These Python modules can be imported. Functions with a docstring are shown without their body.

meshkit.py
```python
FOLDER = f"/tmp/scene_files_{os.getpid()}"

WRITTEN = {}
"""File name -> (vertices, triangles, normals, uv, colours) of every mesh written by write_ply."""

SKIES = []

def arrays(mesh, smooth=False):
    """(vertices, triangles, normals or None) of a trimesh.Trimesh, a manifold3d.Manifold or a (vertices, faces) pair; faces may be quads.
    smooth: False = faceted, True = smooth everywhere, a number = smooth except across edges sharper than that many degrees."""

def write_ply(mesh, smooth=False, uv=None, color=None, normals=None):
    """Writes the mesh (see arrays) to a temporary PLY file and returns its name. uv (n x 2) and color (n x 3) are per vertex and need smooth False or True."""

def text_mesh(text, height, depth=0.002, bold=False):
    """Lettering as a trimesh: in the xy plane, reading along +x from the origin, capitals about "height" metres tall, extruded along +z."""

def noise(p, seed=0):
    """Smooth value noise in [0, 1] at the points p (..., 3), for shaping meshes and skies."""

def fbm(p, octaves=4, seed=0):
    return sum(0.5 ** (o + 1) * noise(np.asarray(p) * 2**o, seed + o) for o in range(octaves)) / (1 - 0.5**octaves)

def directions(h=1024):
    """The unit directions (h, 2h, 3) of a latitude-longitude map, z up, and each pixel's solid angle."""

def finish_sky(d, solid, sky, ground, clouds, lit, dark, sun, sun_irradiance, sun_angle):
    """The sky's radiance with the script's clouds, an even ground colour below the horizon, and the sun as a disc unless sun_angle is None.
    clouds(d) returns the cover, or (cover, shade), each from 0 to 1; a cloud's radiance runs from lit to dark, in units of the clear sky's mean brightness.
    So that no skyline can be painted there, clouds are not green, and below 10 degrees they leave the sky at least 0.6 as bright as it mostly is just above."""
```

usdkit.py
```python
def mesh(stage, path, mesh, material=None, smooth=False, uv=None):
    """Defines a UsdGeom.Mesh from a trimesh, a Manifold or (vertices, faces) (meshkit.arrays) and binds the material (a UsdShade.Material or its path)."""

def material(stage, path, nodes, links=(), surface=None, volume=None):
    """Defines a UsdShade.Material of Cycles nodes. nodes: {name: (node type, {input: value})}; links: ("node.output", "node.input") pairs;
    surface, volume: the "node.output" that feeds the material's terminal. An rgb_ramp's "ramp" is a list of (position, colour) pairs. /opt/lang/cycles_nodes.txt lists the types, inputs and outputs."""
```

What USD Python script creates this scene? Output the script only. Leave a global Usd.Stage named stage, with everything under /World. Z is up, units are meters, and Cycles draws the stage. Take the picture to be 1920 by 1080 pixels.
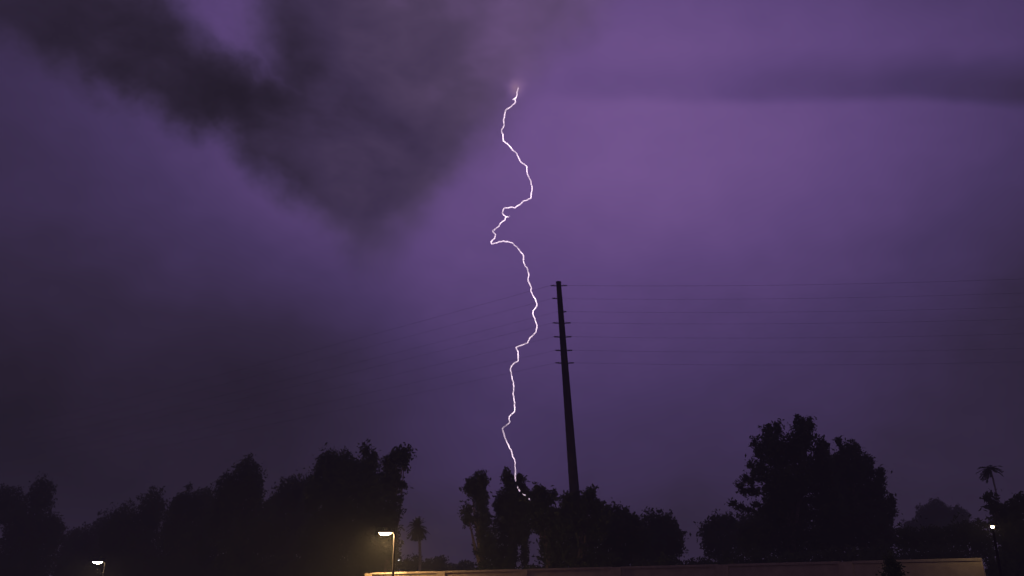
import math, numpy as np, trimesh, usdkit
from pxr import Usd, UsdGeom, UsdLux, UsdShade, Gf, Sdf

stage = Usd.Stage.CreateInMemory()
UsdGeom.SetStageUpAxis(stage, 'Z')
UsdGeom.SetStageMetersPerUnit(stage, 1.0)
UsdGeom.Xform.Define(stage, '/World')
UsdGeom.Scope.Define(stage, '/World/Looks')
RNG = np.random.default_rng(7)

# ------------------------------------------------------------------ camera
PITCH, FPX, EYE = math.radians(19.5), 1663.0, np.array([0.0, 0.0, 1.6])
cam = UsdGeom.Camera.Define(stage, '/World/camera')
cam.CreateHorizontalApertureAttr(36.0)
cam.CreateVerticalApertureAttr(20.25)
cam.CreateFocalLengthAttr(36.0 * FPX / 1920)
cam.CreateClippingRangeAttr(Gf.Vec2f(0.05, 20000))
cam.CreateExposureAttr(0.0)
cam.CreateFStopAttr(36.0 * FPX / 1920 / 34.0)        # a wide-open phone lens focused a little short, as the photograph's softness shows
cam.CreateFocusDistanceAttr(18.0)
cam.AddTranslateOp().Set(Gf.Vec3d(*EYE))
cam.AddRotateXOp().Set(90 + math.degrees(PITCH))
FWD, UP = np.array([0, math.cos(PITCH), math.sin(PITCH)]), np.array([0, -math.sin(PITCH), math.cos(PITCH)])


def ray(x, y):
    return FWD * FPX + np.array([1.0, 0, 0]) * (x - 960) + UP * (540 - y)


def at(x, y, d):
    """The world point d metres ahead (along y) on the sight line that the photograph's point (x, y) gives."""
    r = ray(x, y)
    return EYE + r * (d / r[1])


def per_px(y, d):
    """Metres that one photograph pixel spans at that distance."""
    return d / ray(960, y)[1]


def az_el(x, y):
    r = ray(x, y)
    r = r / np.linalg.norm(r)
    return math.degrees(math.atan2(r[0], r[1])), math.degrees(math.asin(r[2]))


def lin(c):
    c = np.asarray(c, float) / 255
    return np.where(c <= 0.04045, c / 12.92, ((c + 0.055) / 1.055) ** 2.4)


# ------------------------------------------------------------------ sky: lightning-lit storm clouds, by azimuth and elevation
class Graph:
    def __init__(self):
        self.nodes, self.links, self.n = {}, [], 0

    def add(self, kind, ins=None, **wired):
        self.n += 1
        name = f'n{self.n}'
        self.nodes[name] = (kind, dict(ins or {}))
        for k, v in wired.items():
            if isinstance(v, E):
                self.links.append((v.out, f'{name}.{k}'))
            else:
                self.nodes[name][1][k] = v
        return name


G = Graph()


class E:
    def __init__(self, out):
        self.out = out


def m(op, a, b=0.0, c=0.0, clamp=False):
    return E(G.add('math', {'math_type': op, 'use_clamp': clamp}, value1=a, value2=b, value3=c) + '.value')


add = lambda a, b: m('add', a, b)
sub = lambda a, b: m('subtract', a, b)
mul = lambda a, b: m('multiply', a, b)
mad = lambda a, b, c: m('multiply_add', a, b, c)


def smooth(v, lo, hi):
    return E(G.add('map_range', {'range_type': 'smoothstep', 'clamp': True, 'from_min': lo, 'from_max': hi, 'to_min': 0.0, 'to_max': 1.0}, value=v) + '.result')


direction = E(G.add('geometry') + '.position')
xyz = G.add('separate_xyz', vector=direction)
X, Y, Z = E(xyz + '.x'), E(xyz + '.y'), E(xyz + '.z')
AZ0, EL0 = mul(m('arctan2', X, Y), 180 / math.pi), mul(m('arcsine', Z), 180 / math.pi)


def noise(scale, detail, rough=0.5, distortion=0.0, stretch=(1, 1, 1), shift=(0, 0, 0)):
    mp = E(G.add('mapping', {'scale': stretch, 'location': shift}, vector=direction) + '.vector')
    return G.add('noise_texture', {'scale': scale, 'detail': detail, 'roughness': rough, 'distortion': distortion}, vector=mp)


wn = G.add('separate_xyz', vector=E(noise(5.0, 6.0, 0.62) + '.color'))
AZ = mad(sub(E(wn + '.x'), 0.5), 9.0, AZ0)
EL = mad(sub(E(wn + '.y'), 0.5), 9.0, EL0)
soft = sub(E(noise(3.2, 4.0, 0.5, 0.3, (1, 1, 1.6), (3, 1, 5)) + '.fac'), 0.5)
fine = sub(E(noise(11.0, 5.0, 0.55, 0.2, (1, 1, 1.5), (7, 2, 1)) + '.fac'), 0.5)

# glow of the open cloud deck behind the bolt: smooth lobes fitted to the photograph's levels
SAMPLES = [(100, 300, 50), (100, 450, 43), (100, 600, 36), (100, 800, 24), (100, 950, 22), (300, 300, 56), (300, 500, 48), (300, 650, 36), (300, 800, 28), (300, 950, 25), (450, 350, 60), (500, 500, 56),
           (500, 650, 34), (560, 560, 43), (600, 750, 33), (400, 720, 31), (520, 720, 31), (500, 800, 29), (560, 400, 66), (700, 560, 66), (600, 620, 41), (700, 700, 48), (700, 820, 42), (850, 400, 76), (850, 550, 66), (850, 700, 56), (820, 900, 54), (830, 1020, 40),
           (950, 300, 80), (1000, 200, 80), (1100, 300, 87), (1300, 300, 83), (1500, 300, 76), (1700, 300, 68), (1880, 300, 58), (1100, 120, 84), (1300, 60, 78), (1500, 80, 76), (1700, 60, 70), (1880, 60, 60),
           (1300, 170, 82), (1500, 165, 78), (1700, 165, 70), (1880, 165, 60), (1100, 450, 80), (1300, 430, 80), (1500, 450, 72), (1700, 450, 60), (1880, 450, 48), (1150, 600, 66), (1300, 600, 64), (1600, 600, 54),
           (1880, 580, 38), (1150, 750, 56), (1300, 750, 54), (1600, 750, 46), (1880, 750, 38), (1200, 880, 50), (1350, 880, 48), (1720, 880, 42), (1880, 880, 36), (1290, 1000, 40), (420, 50, 72), (700, 200, 74),
           (350, 20, 66), (480, 20, 66), (100, 100, 52), (960, -200, 62), (300, -200, 56), (1700, -200, 58)]
PT = np.array([az_el(x, y) for x, y, _ in SAMPLES])
FLOOR, SIG_A, SIG_E = 0.31, 10.5, 8.5
LOBES = [(a, e) for e in (-2, 8, 18, 28, 38) for a in (-34, -20, -6, 8, 22, 36)] + [(-13, 13), (-13, 22)]
K = np.array([[math.exp(-((a - la) / SIG_A) ** 2 - ((e - le) / SIG_E) ** 2) for la, le in LOBES] for a, e in PT])
TV = np.array([(g - 22) / 66 for _, _, g in SAMPLES]) - FLOOR
WEIGHT = np.linalg.solve(K.T @ K + 0.03 * np.eye(len(LOBES)), K.T @ TV)
GA, GE = mad(sub(AZ, AZ0), 0.35, AZ0), mad(sub(EL, EL0), 0.35, EL0)
in_az = {a: m('power', mul(sub(GA, a), 1 / SIG_A), 2.0) for a in {l[0] for l in LOBES}}
in_el = {e: m('power', mul(sub(GE, e), 1 / SIG_E), 2.0) for e in {l[1] for l in LOBES}}
t = add(FLOOR, 0.0)
for (a, e), wgt in zip(LOBES, WEIGHT):
    t = mad(m('exponent', mul(add(in_az[a], in_el[e]), -1.0)), float(wgt), t)
t = mad(soft, 0.20, t)
t = mad(fine, 0.09, t)
low = sub(1.0, smooth(EL, 1.0, 10.0))
t = mad(low, -0.13, t)
# long grey shelf across the right half
b0, b1, b2 = -0.45, 0.45, 3.4
shelf_n = np.cross(ray(1150, 186), ray(1900, 193)); shelf_n /= np.linalg.norm(shelf_n)
over = mul(m('arcsine', add(add(mul(X, float(-shelf_n[0])), mul(Y, float(-shelf_n[1]))), mul(Z, float(-shelf_n[2])))), 180 / math.pi)
EB = mad(sub(EL, EL0), 0.12, over if shelf_n @ np.array([0, 0, 1]) < 0 else mul(over, -1.0))
shelf = mul(mul(smooth(EB, b0, b1), sub(1.0, smooth(EB, b1 + 0.4, b2))), mul(mad(smooth(AZ0, az_el(960, 200)[0], az_el(1100, 200)[0]), 0.5, mul(smooth(AZ0, az_el(1100, 200)[0], az_el(1800, 200)[0]), 0.5)), sub(1.0, smooth(AZ0, 40, 70))))
t = mad(shelf, -0.19, t)


def line(p, q, soft_px):
    """Signed distance in degrees (positive to the right of p -> q seen in the sky) of the warped direction."""
    (a0, e0), (a1, e1) = az_el(*p), az_el(*q)
    dx, dy = a1 - a0, e1 - e0
    n = math.hypot(dx, dy)
    return sub(mad(AZ, dy / n, mul(EL, -dx / n)), (a0 * dy - e0 * dx) / n)


# hanging wedge of dark cloud: below-left edge and below-right edge
left_edge = line((700, 535), (415, 205), 0)
right_edge = line((1085, 50), (670, 530), 0)
wedge = mul(smooth(left_edge, -2.0, 1.3), smooth(right_edge, -2.3, 2.6))
lo_cut = smooth(EL, az_el(690, 470)[1] - 0.5, az_el(690, 380)[1] + 1.0)
wedge = mul(wedge, mad(lo_cut, 0.35, 0.65))
gap_r = smooth(line((520, 200), (455, -20), 0), -2.0, 3.0)                       # the bright break left of the wedge
gap_top = sub(1.0, smooth(EL, az_el(450, 170)[1], az_el(450, 50)[1]))
wedge = mul(wedge, m('maximum', gap_r, gap_top))
# the long dark roll from the upper left down into the wedge
roll_lo = line((560, 275), (0, 95), 0)
roll_hi = line((340, -40), (480, 110), 0)
roll = mul(mul(smooth(roll_lo, -1.5, 1.8), smooth(roll_hi, -0.6, 3.4)), sub(1.0, smooth(AZ, az_el(520, 200)[0], az_el(640, 200)[0])))
roll = mul(roll, mad(smooth(AZ, -40, -25), 0.7, 0.3))
cloud = m('maximum', wedge, roll)
cloud = mul(cloud, mad(fine, 0.5, 1.0))
inner = smooth(AZ0, az_el(330, 200)[0], az_el(1000, 200)[0])
upper = smooth(roll_lo, 2.0, 7.0)
tc = mad(inner, 0.60, mad(upper, 0.10, 0.09))
tc = mad(soft, 0.45, tc)
tc = mad(fine, 0.62, tc)
tc = mad(sub(1.0, smooth(EL, az_el(690, 470)[1], az_el(690, 250)[1])), -0.03, tc)
cloud = m('minimum', m('maximum', cloud, 0.0), 0.93)
T = add(mul(t, sub(1.0, cloud)), mul(tc, cloud))
# where the bolt leaves the cloud base
ga, ge = az_el(966, 168)
RA, RE = mad(sub(AZ, AZ0), 0.25, AZ0), mad(sub(EL, EL0), 0.25, EL0)
root_glow = m('exponent', mul(add(m('power', mul(sub(RA, ga + 0.1), 1 / 0.6), 2.0), m('power', mul(sub(RE, ge), 1 / 0.6), 2.0)), -1.0))
spread = m('exponent', mul(add(m('power', mul(sub(AZ, ga - 1.2), 1 / 3.0), 2.0), m('power', mul(sub(EL, ge + 0.2), 1 / 1.7), 2.0)), -1.0))
T = mad(root_glow, 0.34, mad(spread, 0.045, T))
mottle = sub(E(noise(26.0, 4.0, 0.6, 0.0, (1, 1, 1.7), (2, 9, 4)) + '.fac'), 0.5)
T = mad(mottle, 0.07, T)
below = smooth(Z, -0.03, 0.02)
T = m('minimum', m('maximum', mul(T, mad(below, 0.8, 0.2)), 0.0), 1.25)
Tn = mul(T, 0.8)
S = 1 / 0.1
stops = lambda cs: {'ramp': [((g - 22) / 66 * 0.8, tuple(lin(c) * S)) for g, c in cs]}
clear_ramp = E(G.add('rgb_ramp', stops([(22, (25, 21, 31)), (28, (35, 28, 43)), (40, (50, 40, 65)), (56, (72, 56, 99)), (72, (96, 72, 127)), (88, (119, 88, 148)), (104, (142, 110, 172))]), fac=Tn) + '.color')
cloud_ramp = E(G.add('rgb_ramp', stops([(22, (27, 22, 32)), (36, (43, 35, 53)), (50, (62, 50, 78)), (64, (79, 64, 93)), (80, (103, 80, 122)), (104, (150, 116, 150))]), fac=Tn) + '.color')
col = E(G.add('mix_color', {'use_clamp': False, 'use_clamp_result': False}, fac=m('maximum', m('maximum', cloud, root_glow), mul(low, 0.8)), a=clear_ramp, b=cloud_ramp) + '.result')
night = E(G.add('sky_texture', {'sky_type': 'single_scattering', 'sun_disc': False, 'sun_elevation': -0.2, 'sun_rotation': 2.6, 'altitude': 100.0}) + '.color')
night = E(G.add('vector_math', {'math_type': 'scale', 'scale': 0.02}, vector1=night) + '.vector')
col = E(G.add('vector_math', {'math_type': 'add'}, vector1=col, vector2=night) + '.vector')
G.nodes['back'] = ('background_shader', {'strength': 0.1})
G.links.append((col.out, 'back.color'))
sky_mat = usdkit.material(stage, '/World/Looks/storm_sky', G.nodes, G.links, surface='back.background')
sky = UsdLux.DomeLight.Define(stage, '/World/sky')
sky.CreateIntensityAttr(1.0)
UsdShade.MaterialBindingAPI.Apply(sky.GetPrim()).Bind(sky_mat)
sky.GetPrim().SetCustomDataByKey('kind', 'structure')
sky.GetPrim().SetCustomDataByKey('label', 'purple storm sky lit from within by lightning')
sky.GetPrim().SetCustomDataByKey('category', 'sky')

# ------------------------------------------------------------------ materials
LOOK = '/World/Looks/'


def plain(name, c1, c2, scale=3.0, rough=0.8, bump=0.0, spec=0.3, detail=5.0):
    nodes = {'tc': ('texture_coordinate', {}), 'n': ('noise_texture', {'scale': scale, 'detail': detail, 'roughness': 0.6}),
             'r': ('rgb_ramp', {'ramp': [(0.3, c1), (0.7, c2)]}), 'p': ('principled_bsdf', {'roughness': rough, 'specular_ior_level': spec})}
    links = [('tc.object', 'n.vector'), ('n.fac', 'r.fac'), ('r.color', 'p.base_color')]
    if bump:
        nodes['b'] = ('bump', {'strength': bump, 'distance': 0.02})
        links += [('n.fac', 'b.height'), ('b.normal', 'p.normal')]
    return usdkit.material(stage, LOOK + name, nodes, links, surface='p.BSDF')


def leaf_look(name, c1, c2):
    return usdkit.material(stage, LOOK + name, {
        'g': ('geometry', {}), 'r': ('rgb_ramp', {'ramp': [(0.0, c1), (1.0, c2)]}), 'd': ('diffuse_bsdf', {}), 'tl': ('translucent_bsdf', {}), 'x': ('mix_closure', {'fac': 0.3})},
        [('g.random_per_island', 'r.fac'), ('r.color', 'd.color'), ('r.color', 'tl.color'), ('d.BSDF', 'x.closure1'), ('tl.BSDF', 'x.closure2')], surface='x.closure')


def lamp_look(name, color, strength):
    return usdkit.material(stage, LOOK + name, {'e': ('emission', {'color': color, 'strength': strength})}, surface='e.emission')


M = dict(
    leaf=leaf_look('broad_leaf', (0.065, 0.085, 0.04), (0.12, 0.14, 0.07)),
    gum=leaf_look('grey_green_leaf', (0.07, 0.085, 0.05), (0.12, 0.13, 0.085)),
    needle=leaf_look('dark_needle_leaf', (0.06, 0.078, 0.038), (0.11, 0.125, 0.065)),
    frond=leaf_look('palm_frond_leaf', (0.06, 0.08, 0.035), (0.12, 0.12, 0.06)),
    bark=plain('bark', (0.08, 0.06, 0.045), (0.17, 0.135, 0.10), 6.0, 0.9, 0.5),
    palm_bark=plain('palm_bark', (0.22, 0.19, 0.15), (0.36, 0.32, 0.27), 8.0, 0.9, 0.4),
    pole=plain('weathered_pole', (0.028, 0.021, 0.020), (0.060, 0.046, 0.042), 2.0, 0.85, 0.3),
    porcelain=plain('insulator_glaze', (0.07, 0.05, 0.045), (0.11, 0.08, 0.07), 4.0, 0.35),
    wire=plain('cable', (0.03, 0.03, 0.03), (0.06, 0.06, 0.06), 4.0, 0.6),
    metal=plain('painted_lamp_metal', (0.020, 0.017, 0.016), (0.036, 0.031, 0.029), 9.0, 0.8, 0.1, 0.15),
    stucco=plain('tan_stucco', (0.35, 0.28, 0.185), (0.46, 0.37, 0.255), 2.5, 0.95, 0.5, 0.2, 9.0),
    cap=plain('wall_cap_concrete', (0.33, 0.27, 0.19), (0.42, 0.35, 0.25), 5.0, 0.95, 0.4, 0.2, 8.0),
    ground=plain('dry_ground', (0.11, 0.09, 0.065), (0.22, 0.185, 0.14), 0.6, 1.0, 0.4, 0.1, 10.0),
    lens=lamp_look('street_lamp_lens', (1.0, 0.62, 0.28), 1350.0),
    lens_low=lamp_look('far_street_lamp_lens', (1.0, 0.74, 0.42), 160.0),
    lens_white=lamp_look('white_lamp_lens', (1.0, 0.72, 0.36), 450.0),
    lens_far=lamp_look('far_lamp_lens', (1.0, 0.95, 0.95), 3.0),
)

M['bolt'] = usdkit.material(stage, LOOK + 'lightning_channel', {'g': ('geometry', {}), 'n': ('noise_texture', {'scale': 0.045, 'detail': 3.0, 'roughness': 0.6}), 'r': ('map_range', {'from_min': 0.32, 'from_max': 0.68, 'to_min': 1.2, 'to_max': 5.5, 'clamp': True}),
                            'e': ('emission', {'color': (1.0, 0.78, 0.90)})}, [('g.position', 'n.vector'), ('n.fac', 'r.value'), ('r.result', 'e.strength')], surface='e.emission')

# ------------------------------------------------------------------ helpers for objects
COUNT = {}


def path_for(name, parent='/World'):
    k = (str(parent), name)
    COUNT[k] = COUNT.get(k, 0) + 1
    return f'{parent}/{name}' + (f'_{COUNT[k] - 1:03d}' if COUNT[k] > 1 else '')


def tag(prim, label=None, category=None, group=None, kind=None):
    for k, v in (('label', label), ('category', category), ('group', group), ('kind', kind)):
        if v:
            prim.SetCustomDataByKey(k, v)
    return prim


def thing(name, loc, label, category, group=None):
    x = UsdGeom.Xform.Define(stage, path_for(name))
    x.AddTranslateOp().Set(Gf.Vec3d(*map(float, loc)))
    p = x.GetPrim()
    tag(p, label, category, group)
    return p




def part(name, mesh, material, parent, origin, smooth=False):
    """One mesh as a child; mesh is in world coordinates, origin is where its thing stands."""
    if isinstance(mesh, tuple):
        mesh = (np.asarray(mesh[0]) - origin, mesh[1])
    else:
        mesh = mesh.copy()
        mesh.apply_translation(-np.asarray(origin, float))
    return usdkit.mesh(stage, path_for(name, parent.GetPath()), mesh, material, smooth=smooth).GetPrim()


def tube(pts, radii, n=10, caps=True):
    pts = np.asarray(pts, float)
    radii = np.broadcast_to(np.asarray(radii, float), (len(pts),))
    tang = np.gradient(pts, axis=0)
    tang /= np.linalg.norm(tang, axis=1, keepdims=True) + 1e-12
    ref = np.array([0, 1.0, 0]) if abs(tang[0][1]) < 0.8 else np.array([1.0, 0, 0])
    V, ang = [], np.linspace(0, 2 * math.pi, n, endpoint=False)
    for p, tg, r in zip(pts, tang, radii):
        u = np.cross(tg, ref); u /= np.linalg.norm(u)
        w = np.cross(tg, u)
        V.append(p + r * (np.cos(ang)[:, None] * u + np.sin(ang)[:, None] * w))
    V = np.vstack(V)
    F = []
    for i in range(len(pts) - 1):
        for k in range(n):
            a, b = i * n + k, i * n + (k + 1) % n
            F += [[a, a + n, b], [b, a + n, b + n]]
    if caps:
        c0, c1 = len(V), len(V) + 1
        V = np.vstack([V, pts[:1], pts[-1:]])
        e = (len(pts) - 1) * n
        for k in range(n):
            F += [[c0, k, (k + 1) % n], [c1, e + (k + 1) % n, e + k]]
    return trimesh.Trimesh(V, np.array(F), process=False)


def lathe(profile, centre, n=20):
    """profile: (radius, z) pairs."""
    ms = trimesh.creation.revolve(np.array(profile, float), sections=n)
    ms.apply_translation(centre)
    return ms


def box(lo, hi):
    lo, hi = np.asarray(lo, float), np.asarray(hi, float)
    b = trimesh.creation.box(hi - lo)
    b.apply_translation((lo + hi) / 2)
    return b


join = trimesh.util.concatenate

# ------------------------------------------------------------------ ground
gn = 60
gx = np.sign(np.linspace(-1, 1, gn)) * np.abs(np.linspace(-1, 1, gn)) ** 3 * 1200
gv = np.array([[x, y + 40, 0.0] for y in gx for x in gx])
gf = [[j * gn + i, j * gn + i + 1, (j + 1) * gn + i + 1, (j + 1) * gn + i] for j in range(gn - 1) for i in range(gn - 1)]
tag(usdkit.mesh(stage, '/World/ground', (gv, np.array(gf)), M['ground']).GetPrim(), 'bare dry ground under the trees and the wall', 'ground', kind='structure')

# ------------------------------------------------------------------ lightning bolt, a kilometre off, down to the ground behind the trees
BOLT = [(971.7, 164), (971.2, 168), (969.3, 178), (967.7, 183), (965, 187), (966.7, 190), (958.3, 200), (948.3, 205.7), (946, 215), (944, 225), (945.3, 235), (940.7, 243.3), (943, 251.7), (943.7, 264), (955, 273.3), (960, 280), (969, 287.7),
        (975, 301.7), (987.7, 311.7), (987.7, 319.3), (991.7, 333.3), (995, 338.3), (997.7, 353.3), (995.3, 371.7), (983.3, 376), (965.3, 390), (960, 388.3), (945, 390), (941.7, 399.3), (948.3, 406), (946.7, 412.7), (939, 417.7),
        (935, 425), (923.3, 432.7), (929.3, 440), (927.3, 446.7), (920.7, 453.3), (922, 457.7), (943.3, 452), (960, 455), (973.3, 468.3), (980.5, 477), (982, 493), (989.3, 505), (991.7, 517), (990.2, 526.7), (995, 536.3), (996.5, 548.3),
        (1003.7, 560.4), (1007, 572.4), (999.9, 582), (999.9, 591.7), (1003.7, 601.3), (1007, 611), (1004.7, 623), (994, 632.6), (989.3, 643.2), (967.6, 650.9), (971.4, 661.5), (972, 676), (959, 686.5), (957, 695.2), (960.4, 709.6),
        (963.7, 724), (961.8, 738.5), (965.2, 755.4), (965.2, 771.3), (954.6, 781.8), (956, 791.5), (942, 803.5), (946, 818), (950.7, 830), (958.4, 843.5), (961.3, 856.5), (965.2, 863.7), (966.6, 883), (966, 897), (967, 905), (971, 915),
        (977, 925), (984, 928), (993, 936), (1003, 946), (1012, 958), (1024, 985), (1034, 1020), (1028, 1060), (1031, 1129)]
BD = 1320.0
rng = np.random.default_rng(3)
path = [np.array(BOLT[0], float)]
for p, q in zip(BOLT, BOLT[1:]):                                            # small kinks between the traced points
    p, q = np.array(p), np.array(q)
    n = max(1, int(np.linalg.norm(q - p) / 3.5))
    side = np.array([-(q - p)[1], (q - p)[0]]) / (np.linalg.norm(q - p) + 1e-9)
    for k in range(1, n + 1):
        path.append(p + (q - p) * k / n + (side * rng.normal(0, 0.45) if k < n else 0))
walk = np.cumsum(rng.normal(0, 1.6, len(path)))
bolt_pts = [at(x, y, BD + d) for (x, y), d in zip(path, walk)]
bolt_r = [0.32 * (0.55 + 0.45 * min(1, k / 8)) * (1.0 if y < 780 else 0.9) * (1 + 0.18 * math.sin(k * 0.7) * math.sin(k * 0.23)) for k, (x, y) in enumerate(path)]
bolt = thing('lightning_bolt', at(1031, 1129, BD), 'thin white jagged lightning bolt striking down behind the trees', 'lightning')
o = np.array(at(1031, 1129, BD))
part('channel', tube(bolt_pts, bolt_r, 8), M['bolt'], bolt, o)
j = min(range(len(path)), key=lambda i: abs(path[i][0] - 948.3) + abs(path[i][1] - 406))
part('branch', tube([bolt_pts[j], at(952, 406.6, BD + walk[j]), at(955.5, 405.6, BD + walk[j])], [0.36, 0.25, 0.08], 6), M['bolt'], bolt, o)
part('branch', tube([bolt_pts[4], at(962.6, 186.2, BD), at(961.5, 188, BD)], [0.36, 0.25, 0.08], 6), M['bolt'], bolt, o)
# sight gaps in the near crowns through which short pieces of the bolt show
GAPS = [((966.5, 876), (966.5, 891), 2.2), ((966, 896), (966.5, 902), 1.6), ((969, 911.5), (974, 921), 1.8), ((981, 926.6), (986, 928.4), 1.2), ((991.5, 934.5), (994.5, 937.5), 1.8)]


def projected(p):
    d = p - EYE
    zc = d @ FWD
    return np.stack([960 + d[:, 0] / zc * FPX, 540 - (d @ UP) / zc * FPX], 1)


# ------------------------------------------------------------------ trees
def leaves(points, size, aspect, r):
    """A small folded leaf spray (two triangles) at each point."""
    n = len(points)
    a = r.normal(size=(n, 3)); a /= np.linalg.norm(a, axis=1, keepdims=True)
    b = r.normal(size=(n, 3)); b -= a * (a * b).sum(1, keepdims=True); b /= np.linalg.norm(b, axis=1, keepdims=True)
    s = size * r.uniform(0.6, 1.35, (n, 1))
    c = np.cross(a, b) * s * 0.15
    V = np.stack([points - a * s, points + b * s * aspect + c, points + a * s, points - b * s * aspect + c], 1).reshape(-1, 3)
    i = np.arange(n)[:, None] * 4
    F = np.stack([i + [0, 1, 2], i + [0, 2, 3]], 1).reshape(-1, 3)
    return V, F


def tree(name, label, category, d, blobs, base_x, seed, look='leaf', group=None, leaf=0.13, ragged=1.0, dense=1.0, trunk=True, twig=0.0):
    r = np.random.default_rng(seed)
    P, centres = [], []
    for bx, by, rx, ry in blobs:
        k = per_px(by, d)
        R = np.array([rx * k, 0.85 * max(rx, min(ry, 1.3 * rx)) * k, ry * k])
        c = at(bx, by, d + r.uniform(-0.5, 0.5) * min(R[0], 2.0))
        centres.append((c, R))
        area = math.pi * R[0] * R[2]
        n_core = int(dense * 3.6 * area / (leaf * leaf * 0.9))
        u = r.normal(size=(n_core, 3)); u /= np.linalg.norm(u, axis=1, keepdims=True)
        P.append(c + u * R * (r.uniform(0, 1, (n_core, 1)) ** 0.45) * 0.80)
        n_sub = max(5, int(area / (leaf * leaf * 18) * 1.6))                # sprays round the rim
        u = r.normal(size=(n_sub, 3)); u /= np.linalg.norm(u, axis=1, keepdims=True)
        sc = c + u * R * r.uniform(0.62, 0.62 + 0.38 * ragged, (n_sub, 1))
        sr = leaf * r.uniform(0.9, 2.2, (n_sub, 1, 1))
        per = 16
        P.append((sc[:, None, :] + r.normal(size=(n_sub, per, 3)) * sr * [0.8, 0.8, 0.7 + twig]).reshape(-1, 3))
    P = np.vstack(P)
    P = P[P[:, 2] > 0.12]
    q = projected(P)
    keep = np.ones(len(P), bool)
    for g0, g1, w in GAPS:
        g0, g1 = np.array(g0), np.array(g1)
        s = np.clip(((q - g0) @ (g1 - g0)) / ((g1 - g0) @ (g1 - g0)), 0, 1)
        keep &= np.linalg.norm(q - (g0 + s[:, None] * (g1 - g0)), axis=1) > w + leaf / per_px(900, d) * 0.35
    P = P[keep]
    foot = at(base_x, 1000, d); foot[2] = 0.0
    t_ = thing(name, foot, label, category, group)
    part('crown' if trunk else 'foliage', leaves(P, leaf, 0.45, r), M[look], t_, foot)
    if trunk:
        top = max(c[2] for c, _ in centres)
        order = sorted(centres, key=lambda cr: cr[0][2])
        mid = foot + (np.mean([c for c, _ in centres], 0) - foot) * [0.7, 0.7, 1] * 0.9
        rad = 0.028 * top + 0.05
        stem = [foot + (mid - foot) * s + np.array([r.normal(0, 0.08), r.normal(0, 0.08), 0]) * (0 < s < 1) for s in np.linspace(0, 1, 6)]
        part('trunk', tube(stem, np.linspace(rad, rad * 0.45, 6), 9), M['bark'], t_, foot, 50)
        for c, R in order[-6:]:
            s0 = stem[2] + (stem[4] - stem[2]) * r.uniform(0, 1)
            bend = (s0 + c) / 2 + np.array([0, 0, -0.25 * R[2]]) + r.normal(0, 0.1, 3)
            part('limb', tube([s0, (s0 + bend) / 2 + r.normal(0, 0.05, 3), bend, c], [rad * 0.4, rad * 0.32, rad * 0.22, 0.02], 6), M['bark'], t_, foot, 50)
    return t_


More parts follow.
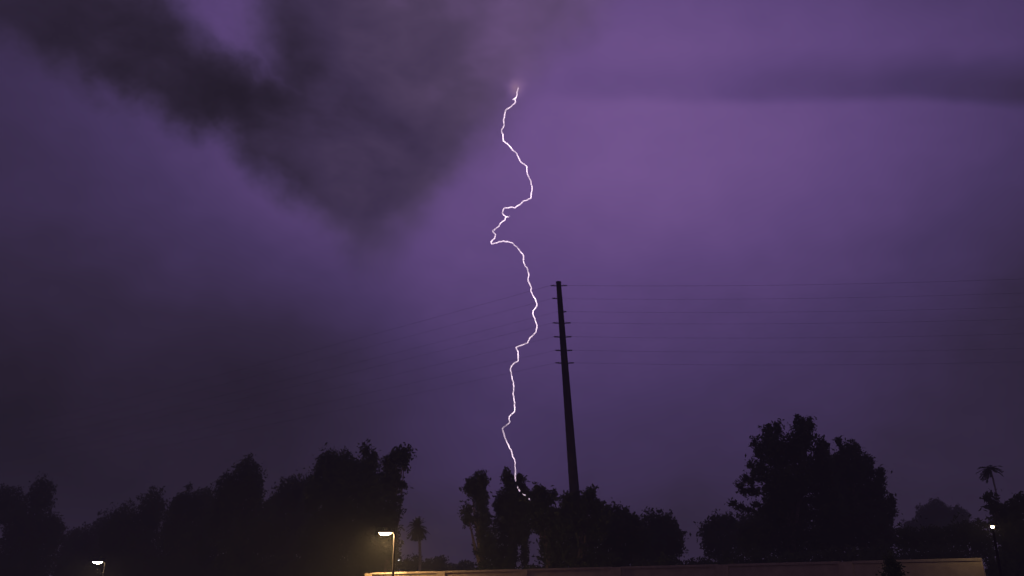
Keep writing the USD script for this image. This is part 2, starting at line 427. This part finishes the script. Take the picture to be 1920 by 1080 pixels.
GT = 'trees behind the wall'
tree('leafy_tree', 'rounded dark tree at the far left edge of the picture', 'tree', 82, [(14, 948, 40, 46), (76, 926, 26, 38), (55, 985, 55, 55), (45, 1040, 70, 60), (100, 1000, 24, 40)], 50, 101)
tree('leafy_tree', 'low dark tree in the dip above the small left lamp', 'tree', 92, [(150, 1018, 46, 36), (195, 1000, 34, 40), (130, 1058, 50, 36), (190, 1050, 50, 40)], 165, 102)
tree('leafy_tree', 'two-humped low tree right of the dip, above the small left lamp', 'tree', 80, [(232, 985, 32, 46), (284, 958, 30, 46), (260, 1010, 60, 50), (215, 1010, 34, 46), (265, 1055, 60, 35)], 260, 103)
tree('leafy_tree', 'flat-topped dark tree left of the tall twin-shouldered one', 'tree', 77, [(350, 952, 26, 42), (384, 948, 26, 42), (365, 1000, 46, 55), (365, 1050, 52, 40), (325, 975, 22, 42), (325, 1015, 30, 50), (400, 1000, 34, 60), (335, 950, 18, 26)], 365, 104)
tree('leafy_tree', 'dark tree with a high right shoulder, left of a lower gap', 'tree', 70, [(424, 920, 26, 44), (463, 895, 28, 46), (446, 950, 50, 55), (450, 1010, 55, 60), (480, 925, 16, 50), (450, 1055, 55, 30), (490, 985, 26, 60), (410, 975, 26, 50)], 450, 105)
tree('leafy_tree', 'low tree in the gap left of the broad crown beside the lit street lamp', 'tree', 74, [(545, 926, 30, 42), (562, 940, 28, 46), (520, 968, 34, 56), (550, 1010, 55, 60), (510, 1020, 40, 50), (575, 985, 34, 60), (575, 930, 20, 40)], 545, 106)
tree('broad_tree', 'large broad dark crown left of the lit street lamp', 'tree', 64, [(612, 884, 29, 48), (644, 880, 33, 42), (668, 895, 30, 44), (630, 940, 58, 58), (640, 1010, 66, 66), (600, 1020, 45, 60), (585, 930, 18, 40), (690, 950, 34, 60)], 635, 107, dense=1.1)
tree('spired_tree', 'dark tree with a thin upright spire, at the broad crown\'s right side', 'tree', 61, [(686, 846, 7, 18), (701, 862, 9, 22), (690, 880, 20, 30), (696, 920, 24, 44), (690, 985, 36, 60), (695, 1035, 38, 40)], 695, 108, leaf=0.14)
tree('leaning_crown_tree', 'tree with a leaning round head and lumpy right edge above the street lamp', 'tree', 58, [(745, 854, 18, 22), (760, 855, 13, 22), (730, 870, 16, 22), (758, 872, 9, 8), (728, 905, 26, 38), (754, 909, 10, 10), (745, 893, 10, 12), (749, 936, 9, 10), (727, 960, 27, 46), (728, 1010, 27, 50), (734, 1050, 24, 30)], 722, 109, look='gum', leaf=0.13)
tree('round_headed_tree', 'tree with a small round head and a lower left lump, left of the bolt\'s foot', 'tree', 56, [(893, 908, 24, 24), (905, 900, 16, 16), (885, 918, 20, 18), (902, 935, 20, 26), (876, 958, 14, 17), (880, 975, 16, 14), (904, 975, 20, 38), (912, 1025, 24, 48)], 906, 110, look='gum', leaf=0.105, dense=0.9)
tree('slender_tree', 'wispy upright tree with the bolt\'s foot showing through its crown', 'tree', 58, [(950, 892, 13, 15), (957, 905, 16, 20), (962, 930, 30, 26), (940, 945, 20, 24), (948, 985, 32, 42), (944, 1040, 36, 40), (975, 955, 24, 28), (970, 903, 13, 18), (978, 920, 18, 16), (990, 932, 14, 16), (985, 965, 22, 34), (972, 1000, 16, 28), (974, 898, 10, 13), (968, 910, 16, 14), (983, 1000, 14, 24), (984, 1040, 10, 34)], 950, 111, look='gum', leaf=0.105, dense=1.0)
tree('leafy_tree', 'dark bumpy tree between the bolt\'s foot and the utility pole', 'tree', 55, [(1012, 922, 18, 17), (1034, 932, 18, 16), (993, 932, 14, 14), (1012, 955, 32, 28), (1036, 985, 32, 40), (1040, 1035, 36, 40), (1008, 985, 18, 22), (1003, 955, 18, 22), (1060, 975, 26, 34)], 1035, 112, leaf=0.13)
tree('leafy_tree', 'dark tree hiding the foot of the utility pole, with one raised knob', 'tree', 54, [(1064, 940, 20, 22), (1107, 928, 15, 20), (1088, 950, 30, 24), (1088, 985, 44, 38), (1090, 1035, 50, 40), (1118, 952, 16, 18), (1125, 985, 26, 34), (1060, 985, 26, 36), (1078, 930, 14, 12)], 1090, 113, leaf=0.13)
tree('leafy_tree', 'sloping dark tree just right of the utility pole\'s foot', 'tree', 57, [(1146, 963, 24, 22), (1168, 970, 20, 24), (1155, 1000, 42, 40), (1155, 1042, 50, 34), (1188, 985, 18, 28), (1195, 1010, 30, 34), (1130, 975, 22, 30)], 1155, 114, leaf=0.13)
tree('round_tree', 'evenly rounded low tree before the bright gap of sky', 'tree', 63, [(1226, 987, 30, 30), (1252, 990, 26, 31), (1236, 1020, 50, 40), (1262, 1015, 25, 38), (1212, 1040, 40, 34)], 1236, 115)
tree('leafy_tree', 'low dark tree just right of the bright gap of sky', 'tree', 66, [(1342, 982, 18, 22), (1366, 984, 24, 24), (1330, 1005, 20, 30), (1355, 1025, 46, 40), (1395, 1000, 30, 34), (1420, 985, 30, 28)], 1350, 116)
tree('pine_tree', 'tallest dark pine with ragged side branches on its left', 'tree', 54,
     [(1500, 795, 15, 19), (1518, 797, 10, 18), (1506, 820, 24, 30), (1440, 812, 14, 22), (1458, 805, 10, 15), (1446, 845, 30, 40), (1480, 845, 40, 42), (1540, 842, 20, 24), (1415, 829, 5, 9), (1421, 846, 8, 16), (1406, 868, 4, 7), (1424, 885, 22, 24), (1398, 897, 7, 8), (1408, 902, 10, 9),
      (1387, 912, 6, 7), (1395, 921, 9, 7), (1412, 922, 14, 10), (1480, 900, 60, 42), (1530, 890, 40, 45), (1375, 943, 6, 5), (1388, 950, 10, 6), (1404, 956, 10, 6), (1418, 948, 8, 5), (1430, 956, 9, 6), (1490, 955, 60, 45), (1450, 965, 40, 24), (1490, 1010, 80, 46), (1420, 1010, 46, 42), (1550, 930, 34, 38), (1560, 965, 34, 32), (1545, 868, 22, 28), (1460, 930, 40, 34)], 1490, 117, look='needle', leaf=0.105, dense=1.1)
tree('pine_tree', 'second dark pine joined to the right side of the tallest one', 'tree', 57,
     [(1573, 830, 6, 11), (1584, 845, 14, 16), (1602, 842, 15, 19), (1596, 875, 34, 36), (1624, 878, 20, 28), (1650, 890, 9, 18), (1645, 915, 20, 26), (1574, 900, 30, 40), (1615, 930, 50, 46), (1672, 940, 9, 18), (1660, 960, 22, 34), (1600, 985, 70, 50), (1650, 1010, 40, 40), (1560, 1010, 50, 44), (1575, 945, 34, 40), (1572, 870, 18, 30)], 1610, 118, look='needle', leaf=0.105, dense=1.1)
tree('far_tree', 'faint low tree farther back, right of the two pines', 'tree', 105, [(1757, 955, 24, 24), (1738, 968, 26, 24), (1790, 972, 32, 26), (1765, 995, 60, 30), (1712, 990, 22, 18)], 1755, 119)
tree('leafy_tree', 'wide low dark tree behind the lit end of the wall', 'tree', 52, [(1705, 1012, 34, 28), (1752, 1010, 42, 30), (1805, 1004, 42, 32), (1842, 1010, 28, 42), (1760, 1045, 90, 26)], 1770, 120)
tree('leafy_tree', 'dark tree cut off by the right edge, beside the small white lamp', 'tree', 47, [(1898, 960, 26, 30), (1852, 934, 9, 8), (1864, 948, 12, 12), (1872, 970, 14, 24), (1915, 950, 24, 28), (1890, 1000, 34, 44), (1915, 1020, 40, 60), (1905, 1065, 44, 40)], 1905, 121, leaf=0.13)
# low shrubs that close the foot of the tree line
SHRUBS = [(30, 60, 84, 'dark shrub low at the left edge under the far left tree'), (165, 66, 84, 'low shrub under the dip in the far left trees'), (285, 70, 80, 'low shrub just right of the small left lamp head'), (395, 66, 76, 'low shrub under the twin-shouldered tree'),
          (500, 66, 70, 'low shrub below the gap left of the broad crown'), (600, 64, 62, 'low shrub under the broad crown left of the street lamp'), (690, 50, 60, 'low shrub directly behind the lit lamp post')]
for k, (sx, sw, sd, lab) in enumerate(SHRUBS):
    tree('shrub', lab, 'shrub', sd, [(sx - sw * 0.45, 1072, sw * 0.6, 34), (sx + sw * 0.4, 1070, sw * 0.6, 38), (sx, 1090, sw, 40)], sx, 200 + k, trunk=False, group='low shrubs at the foot of the trees')
for k, (sx, sy, rx, ry, sd, lab) in enumerate([(772, 1062, 24, 26, 75, 'low shrub between the lit lamp post and the small palm'), (812, 1062, 26, 24, 80, 'low shrub just right of the small palm trunk'), (858, 1066, 36, 20, 85, 'lowest shrub of the open gap right of the palm'),
                                         (930, 1066, 44, 26, 56, 'low shrub under the wispy tree with the bolt behind it'), (1015, 1072, 40, 22, 55, 'low shrub under the pale slot left of the utility pole'), (1120, 1066, 60, 34, 54, 'low shrub near the utility pole\'s hidden foot'),
                                         (1230, 1068, 60, 30, 54, 'low shrub under the evenly rounded tree'), (1310, 1068, 34, 30, 55, 'low shrub closing the foot of the bright sky gap'), (1400, 1062, 70, 36, 52, 'low shrub under the ragged branches of the tallest pine'), (1520, 1058, 80, 36, 50, 'low shrub beneath the two joined pines'), (1630, 1052, 60, 36, 49, 'low shrub right under the second pine'), (1872, 1062, 26, 34, 44, 'low dark shrub beside the post of the small white lamp')]):
    tree('shrub', lab, 'shrub', sd, [(sx - rx * 0.4, sy + 4, rx * 0.62, ry * 0.9), (sx + rx * 0.4, sy, rx * 0.62, ry), (sx, sy + 22, rx, ry)], sx, 230 + k, trunk=False, group='low shrubs at the foot of the trees')


# ------------------------------------------------------------------ palms
def palm(label, d, trunk_px, crown, n_fronds, spread, seed, trunk_r, wind=0.0, skirt=True):
    r = np.random.default_rng(seed)
    pts = [at(x, y, d) for x, y in trunk_px]
    foot = pts[0] + (pts[0] - pts[1]) * (pts[0][2] / max(1e-6, pts[1][2] - pts[0][2]))
    pts = [foot] + pts
    t_ = thing('palm_tree', foot, label, 'palm')
    head = pts[-1]
    k = per_px(crown[1], d)
    part('trunk', tube(pts, np.linspace(trunk_r * 1.25, trunk_r, len(pts)), 12), M['palm_bark'], t_, foot, 50)
    L = crown[2] * k
    for i in range(n_fronds):
        az = 2.399963 * i + r.normal(0, 0.2)
        el = math.radians(r.uniform(*spread))
        u = np.array([math.cos(az) * math.cos(el) + wind, math.sin(az) * math.cos(el), math.sin(el)]); u /= np.linalg.norm(u)
        ln = L * r.uniform(0.8, 1.1)
        s = np.linspace(0, 1, 7)
        rib = head + np.outer(s * ln, u) + np.outer(s ** 2, [wind * 0.3 * ln, 0, -0.45 * ln * max(0.1, math.cos(el))])
        side = np.cross(u, [0, 0, 1.0]); side /= np.linalg.norm(side) + 1e-9
        V, F = [], []
        for a in range(2, 7):                                               # leaflets fanning off the rib
            for sg in (-1, 1):
                for q in (0.0, 0.5):
                    b = rib[a] * (1 - q) + rib[a - 1] * q
                    tip = b + (side * sg * 0.42 + u * 0.5 + np.array([0, 0, -0.22])) * ln * 0.42 * (1.05 - 0.08 * a) + r.normal(0, 0.02, 3)
                    w = (rib[a] - rib[a - 1]) * 0.62
                    n0 = len(V)
                    V += [b - w, b + w, tip]
                    F.append([n0, n0 + 1, n0 + 2])
        stem = tube(rib, np.linspace(0.03, 0.008, 7), 5)
        lf = trimesh.Trimesh(np.array(V), np.array(F), process=False)
        part('frond', join([stem, lf]), M['frond'], t_, foot)
    return t_


palm('small round-headed palm with a thin pale trunk right of the lit street lamp', 66, [(787, 1062), (787.8, 1045), (787, 1020), (783, 988)], (783, 986, 20), 110, (-88, 80), 301, 0.09)
palm('windblown palm with a thin trunk against the sky above the small white lamp', 62, [(1872, 950), (1867, 920), (1862, 898), (1856, 878)], (1856, 878, 21), 30, (-50, 35), 302, 0.055, wind=-0.15)

# ------------------------------------------------------------------ leaning utility pole and its wires
PD = 60.0
p_top, p_low = at(1047.3, 530, PD), at(1077, 920, PD)
sl = (p_low - p_top) / (p_top[2] - p_low[2])
p_foot = p_low + sl * p_low[2]
r_top, r_low = 4.6 * per_px(530, PD), 9.3 * per_px(920, PD)
r_foot = r_low + (r_low - r_top) * p_low[2] / (p_top[2] - p_low[2])
pole = thing('utility_pole', p_foot, 'tall tapering dark utility pole leaning left above the trees', 'utility pole')
ax = [p_foot + (p_top - p_foot) * s for s in np.linspace(0, 1, 9)]
part('shaft', tube(ax, np.linspace(r_foot, r_top, 9), 16), M['pole'], pole, p_foot, 50)
part('pole_cap', tube([p_top, p_top + [0, 0, 0.06], p_top + [0, 0, 0.10]], [r_top * 1.12, r_top * 1.12, r_top * 0.6], 16), M['metal'], pole, p_foot, 50)


def on_axis(y):
    z = at(1060, y, PD)[2]
    return p_foot + (p_top - p_foot) * ((z - p_foot[2]) / (p_top[2] - p_foot[2]))


def insulator(c, side, length, rad=0.055):
    r_here = r_top + (r_foot - r_top) * (p_top[2] - c[2]) / p_top[2]
    a = c + np.array([side * r_here * 0.8, 0, 0])
    b = c + np.array([side * (r_here + length), 0, 0.03])
    ss = np.linspace(0, 1, 25)
    rr = [rad * (0.65 + 0.45 * (i % 2)) for i in range(25)]
    return tube([a + (b - a) * s for s in ss], rr, 8), b


LEVELS = [(536, (-1, 1), 0.42, 'top'), (560, (-1,), 0.34, ''), (585, (1,), 0.20, ''), (606, (-1, 1), 0.42, ''), (632, (-1, 1), 0.40, ''), (657.5, (-1, 1), 0.36, ''), (681, (-1, 1), 0.40, '')]
ends = []
for y, sides, ln, _ in LEVELS:
    c = on_axis(y)
    for sd_ in sides:
        ms, e = insulator(c, sd_, ln, 0.05 if y > 540 else 0.045)
        part('insulator', ms, M['porcelain'], pole, p_foot)
        ends.append((y, sd_, e))
LAB = {536: 'uppermost', 560: 'second from top', 585: 'third from top', 606: 'fourth from top', 632: 'fifth from top', 657.5: 'sixth from top', 681: 'lowest'}
DAMP = {}
for y in LAB:
    e = next((b for yy, s, b in ends if yy == y and s == 1), on_axis(y) + np.array([r_top * 2, 0, 0]))
    far_r = at(3300, 600, 51.0); far_r[2] = e[2] + 0.4
    el_ = next((b for yy, s, b in ends if yy == y and s == -1), on_axis(y) - np.array([r_top * 2, 0, 0]))
    far_l = at(-500, 700, 170.0); far_l[2] = el_[2] - 0.3
    s = np.linspace(0, 1, 50)
    right = e + np.outer(s, far_r - e) - np.outer(4 * s * (1 - s), [0, 0, 1.1])
    left = el_ + np.outer(s, far_l - el_) - np.outer(4 * s * (1 - s), [0, 0, 2.0])
    line_pts = np.vstack([left[::-1], [(e + el_) / 2 + [0, -(r_top + 0.28), 0]], right])
    w = thing('overhead_wire', p_foot, f'{LAB[y]} of the thin overhead wires on the leaning utility pole', 'wire', None)
    part('cable', tube(line_pts, 0.005 if y > 540 else 0.006, 5), M['wire'], w, p_foot)
    for dx in DAMP.get(y, []):
        ip = np.interp(dx, projected(right)[:, 0], s)
        i0 = e + ip * (far_r - e) - np.array([0, 0, 4.4 * ip * (1 - ip)])
        dd = (far_r - e) / np.linalg.norm(far_r - e)
        hl = 0.28 if y == 536 else 0.2
        part('damper', join([tube([i0 - dd * hl + [0, 0, -.03], i0 - dd * hl * .5 + [0, 0, -.03]], 0.028, 6), tube([i0 - dd * hl, i0 + dd * hl], 0.017, 6), tube([i0 + dd * hl * .5 + [0, 0, -.03], i0 + dd * hl + [0, 0, -.03]], 0.028, 6)]), M['wire'], w, p_foot)


# ------------------------------------------------------------------ street lamps
def street_lamp(label, d, post_px, head_y, head_px, post_w, lens, turn=0.0, lens_drop=0.11):
    """A post with a short arm and a flat head with a bulging lens, the head pointing left."""
    top = at(*post_px, d)
    foot = np.array([top[0], top[1], 0.0])
    t_ = thing('street_lamp', foot, label, 'street lamp')
    k = per_px(head_y, d)
    L = head_px * k
    zh = at(post_px[0], head_y, d)[2]
    part('post', tube([foot + [0, 0, 0.3], foot + [0, 0, zh * 0.5], foot + [0, 0, zh - 0.02]], [post_w * 0.62, post_w * 0.5, post_w * 0.40], 14), M['metal'], t_, foot, 50)
    part('base', join([lathe([(0, 0), (post_w * 1.6, 0), (post_w * 1.6, 0.05), (post_w * 0.9, 0.12), (post_w * 0.7, 0.4), (0, 0.4)], foot)]), M['metal'], t_, foot)
    part('arm', tube([foot + [0, 0, zh - 0.05], foot + [-0.06, 0, zh + 0.06], foot + [-0.22 * L, 0, zh + 0.085], foot + [-0.36 * L, 0, zh + 0.085]], [0.055, 0.05, 0.042, 0.04], 10), M['metal'], t_, foot, 60)
    hc = foot + np.array([-L * 0.70, 0, zh + 0.055])
    head = trimesh.creation.icosphere(3)
    head.vertices[:, 2] = np.maximum(head.vertices[:, 2], -0.05)
    head.apply_scale([L * 0.50, L * 0.34, 0.07])
    head.vertices[:, 1] *= 1 - 0.25 * (head.vertices[:, 0] / (L * 0.5)) ** 2
    head.apply_translation(hc)
    part('housing', head, M['metal'], t_, foot, 40)
    ls = trimesh.creation.icosphere(3)
    ls.vertices[:, 2] = np.minimum(ls.vertices[:, 2], 0.0)
    ls.apply_scale([L * 0.42, L * 0.26, lens_drop])
    ls.apply_translation(hc + [0, 0, -0.012])
    part('lens', ls, M[lens], t_, foot, 60)
    return t_


street_lamp('lit street lamp with a warm glowing head, standing before the tan wall', 45, (740, 1006), 1001, 26, 0.13, 'lens')
street_lamp('small lit lamp head glowing low at the far left', 64, (197, 1060), 1055, 21, 0.13, 'lens_low')


def post_light(name, label, d, px, size, lens, hood=True):
    c = at(*px, d)
    foot = np.array([c[0], c[1], 0.0])
    t_ = thing(name, foot, label, 'lamp')
    part('post', tube([foot, foot + [0, 0, c[2] * 0.5], [c[0], c[1], c[2] - size * 1.2]], [0.05, 0.045, 0.035], 10), M['metal'], t_, foot, 50)
    part('collar', lathe([(0, -size * 1.25), (0.06, -size * 1.25), (size * 0.8, -size * 0.9), (0, -size * 0.9)], c, 16), M['metal'], t_, foot)
    g = trimesh.creation.icosphere(2, size)
    g.apply_scale([1, 1, 0.85]); g.apply_translation(c)
    part('globe', g, M[lens], t_, foot, 60)
    if hood:
        part('hood', lathe([(0, size * 1.5), (size * 0.5, size * 1.4), (size * 1.7, size * 0.75), (size * 1.6, size * 0.70), (0, size * 0.95)], c, 20), M['metal'], t_, foot)
    return t_


# ------------------------------------------------------------------ the tan wall, running from far left to nearer right
w_l = at(688, 1074, 46.9)
WZ = w_l[2]
d_r = 46.9
for _ in range(40):
    d_r += (WZ - at(1840, 1046, d_r)[2]) * 8
w_r = at(1840, 1046, d_r)
a, b = np.array([w_l[0], w_l[1]]), np.array([w_r[0], w_r[1]])
u = (b - a) / np.linalg.norm(b - a)
nrm = np.array([u[1], -u[0]])                                               # towards the camera
if nrm[1] > 0:
    nrm = -nrm
LW = np.linalg.norm(b - a)


def wall_piece(s0, s1, t0, t1, z0, z1, taper1=0.0):
    V = []
    for z in (z0, z1):
        e = taper1 if z == z0 else 0.0
        for s_, t_ in ((s0, t0), (s1 + e, t0), (s1 + e, t1), (s0, t1)):
            q = a + u * s_ + nrm * t_
            V.append([q[0], q[1], z])
    F = [[0, 1, 2, 3], [7, 6, 5, 4], [4, 5, 1, 0], [5, 6, 2, 1], [6, 7, 3, 2], [7, 4, 0, 3]]
    ms = trimesh.Trimesh(np.array(V), np.array([[f[0], f[i], f[i + 1]] for f in F for i in (1, 2)]), process=False)
    ms.fix_normals()
    return ms


o = np.array([a[0], a[1], 0.0])
wall = thing('boundary_wall', o, 'long tan stucco wall along the bottom, lit in a patch behind the street lamp', 'wall')
n_pan, pier = 6, 0.5
for k in range(n_pan):
    s0, s1 = LW * k / n_pan + (pier if k else 0.45), LW * (k + 1) / n_pan - (0 if k < n_pan - 1 else 0.0)
    part('wall_panel', wall_piece(s0, s1, -0.10, 0.10, 0, WZ - 0.09, 0.22 if k == n_pan - 1 else 0.0), M['stucco'], wall, o)
    part('coping', wall_piece(s0, s1, -0.135, 0.135, WZ - 0.09, WZ), M['cap'], wall, o)
    q0 = LW * k / n_pan
    part('pier', wall_piece(q0, q0 + (pier if k else 0.45), -0.14, 0.14, 0, WZ - 0.02), M['stucco'], wall, o)
print('wall', WZ, d_r, LW)

post_light('post_lamp', 'small white post lamp shining near the right edge, above the wall\'s lit end', d_r - 1.3, (1861, 988), 0.05, 'lens_white')
post_light('post_lamp', 'tiny white light low between the lit street lamp and the palm', 70, (747.5, 1050), 0.06, 'lens_far', False)
tree('shrub', 'narrow dark shrub standing in front of the wall left of its lit end', 'shrub', d_r - 1.0, [(1672, 1062, 12, 26), (1680, 1085, 16, 30), (1668, 1100, 20, 40)], 1674, 260, trunk=False, leaf=0.06, group='low shrubs at the foot of the trees')

# ------------------------------------------------------------------ rain-damp night air over the whole ground
hz = trimesh.creation.box([2440, 2440, 1.0])
hz.vertices[:, 1] += 40
hz.vertices[:, 2] = np.where(hz.vertices[:, 2] > 0, p_top[2] + 1.5, -1.0)
haze_mat = usdkit.material(stage, LOOK + 'damp_air', {'v': ('principled_volume', {'color': (0.84, 0.87, 0.80), 'density': 0.0020})}, [], volume='v.volume')
tag(usdkit.mesh(stage, '/World/haze', hz, haze_mat).GetPrim(), 'thin damp haze in the night air over the ground', 'haze', kind='stuff')
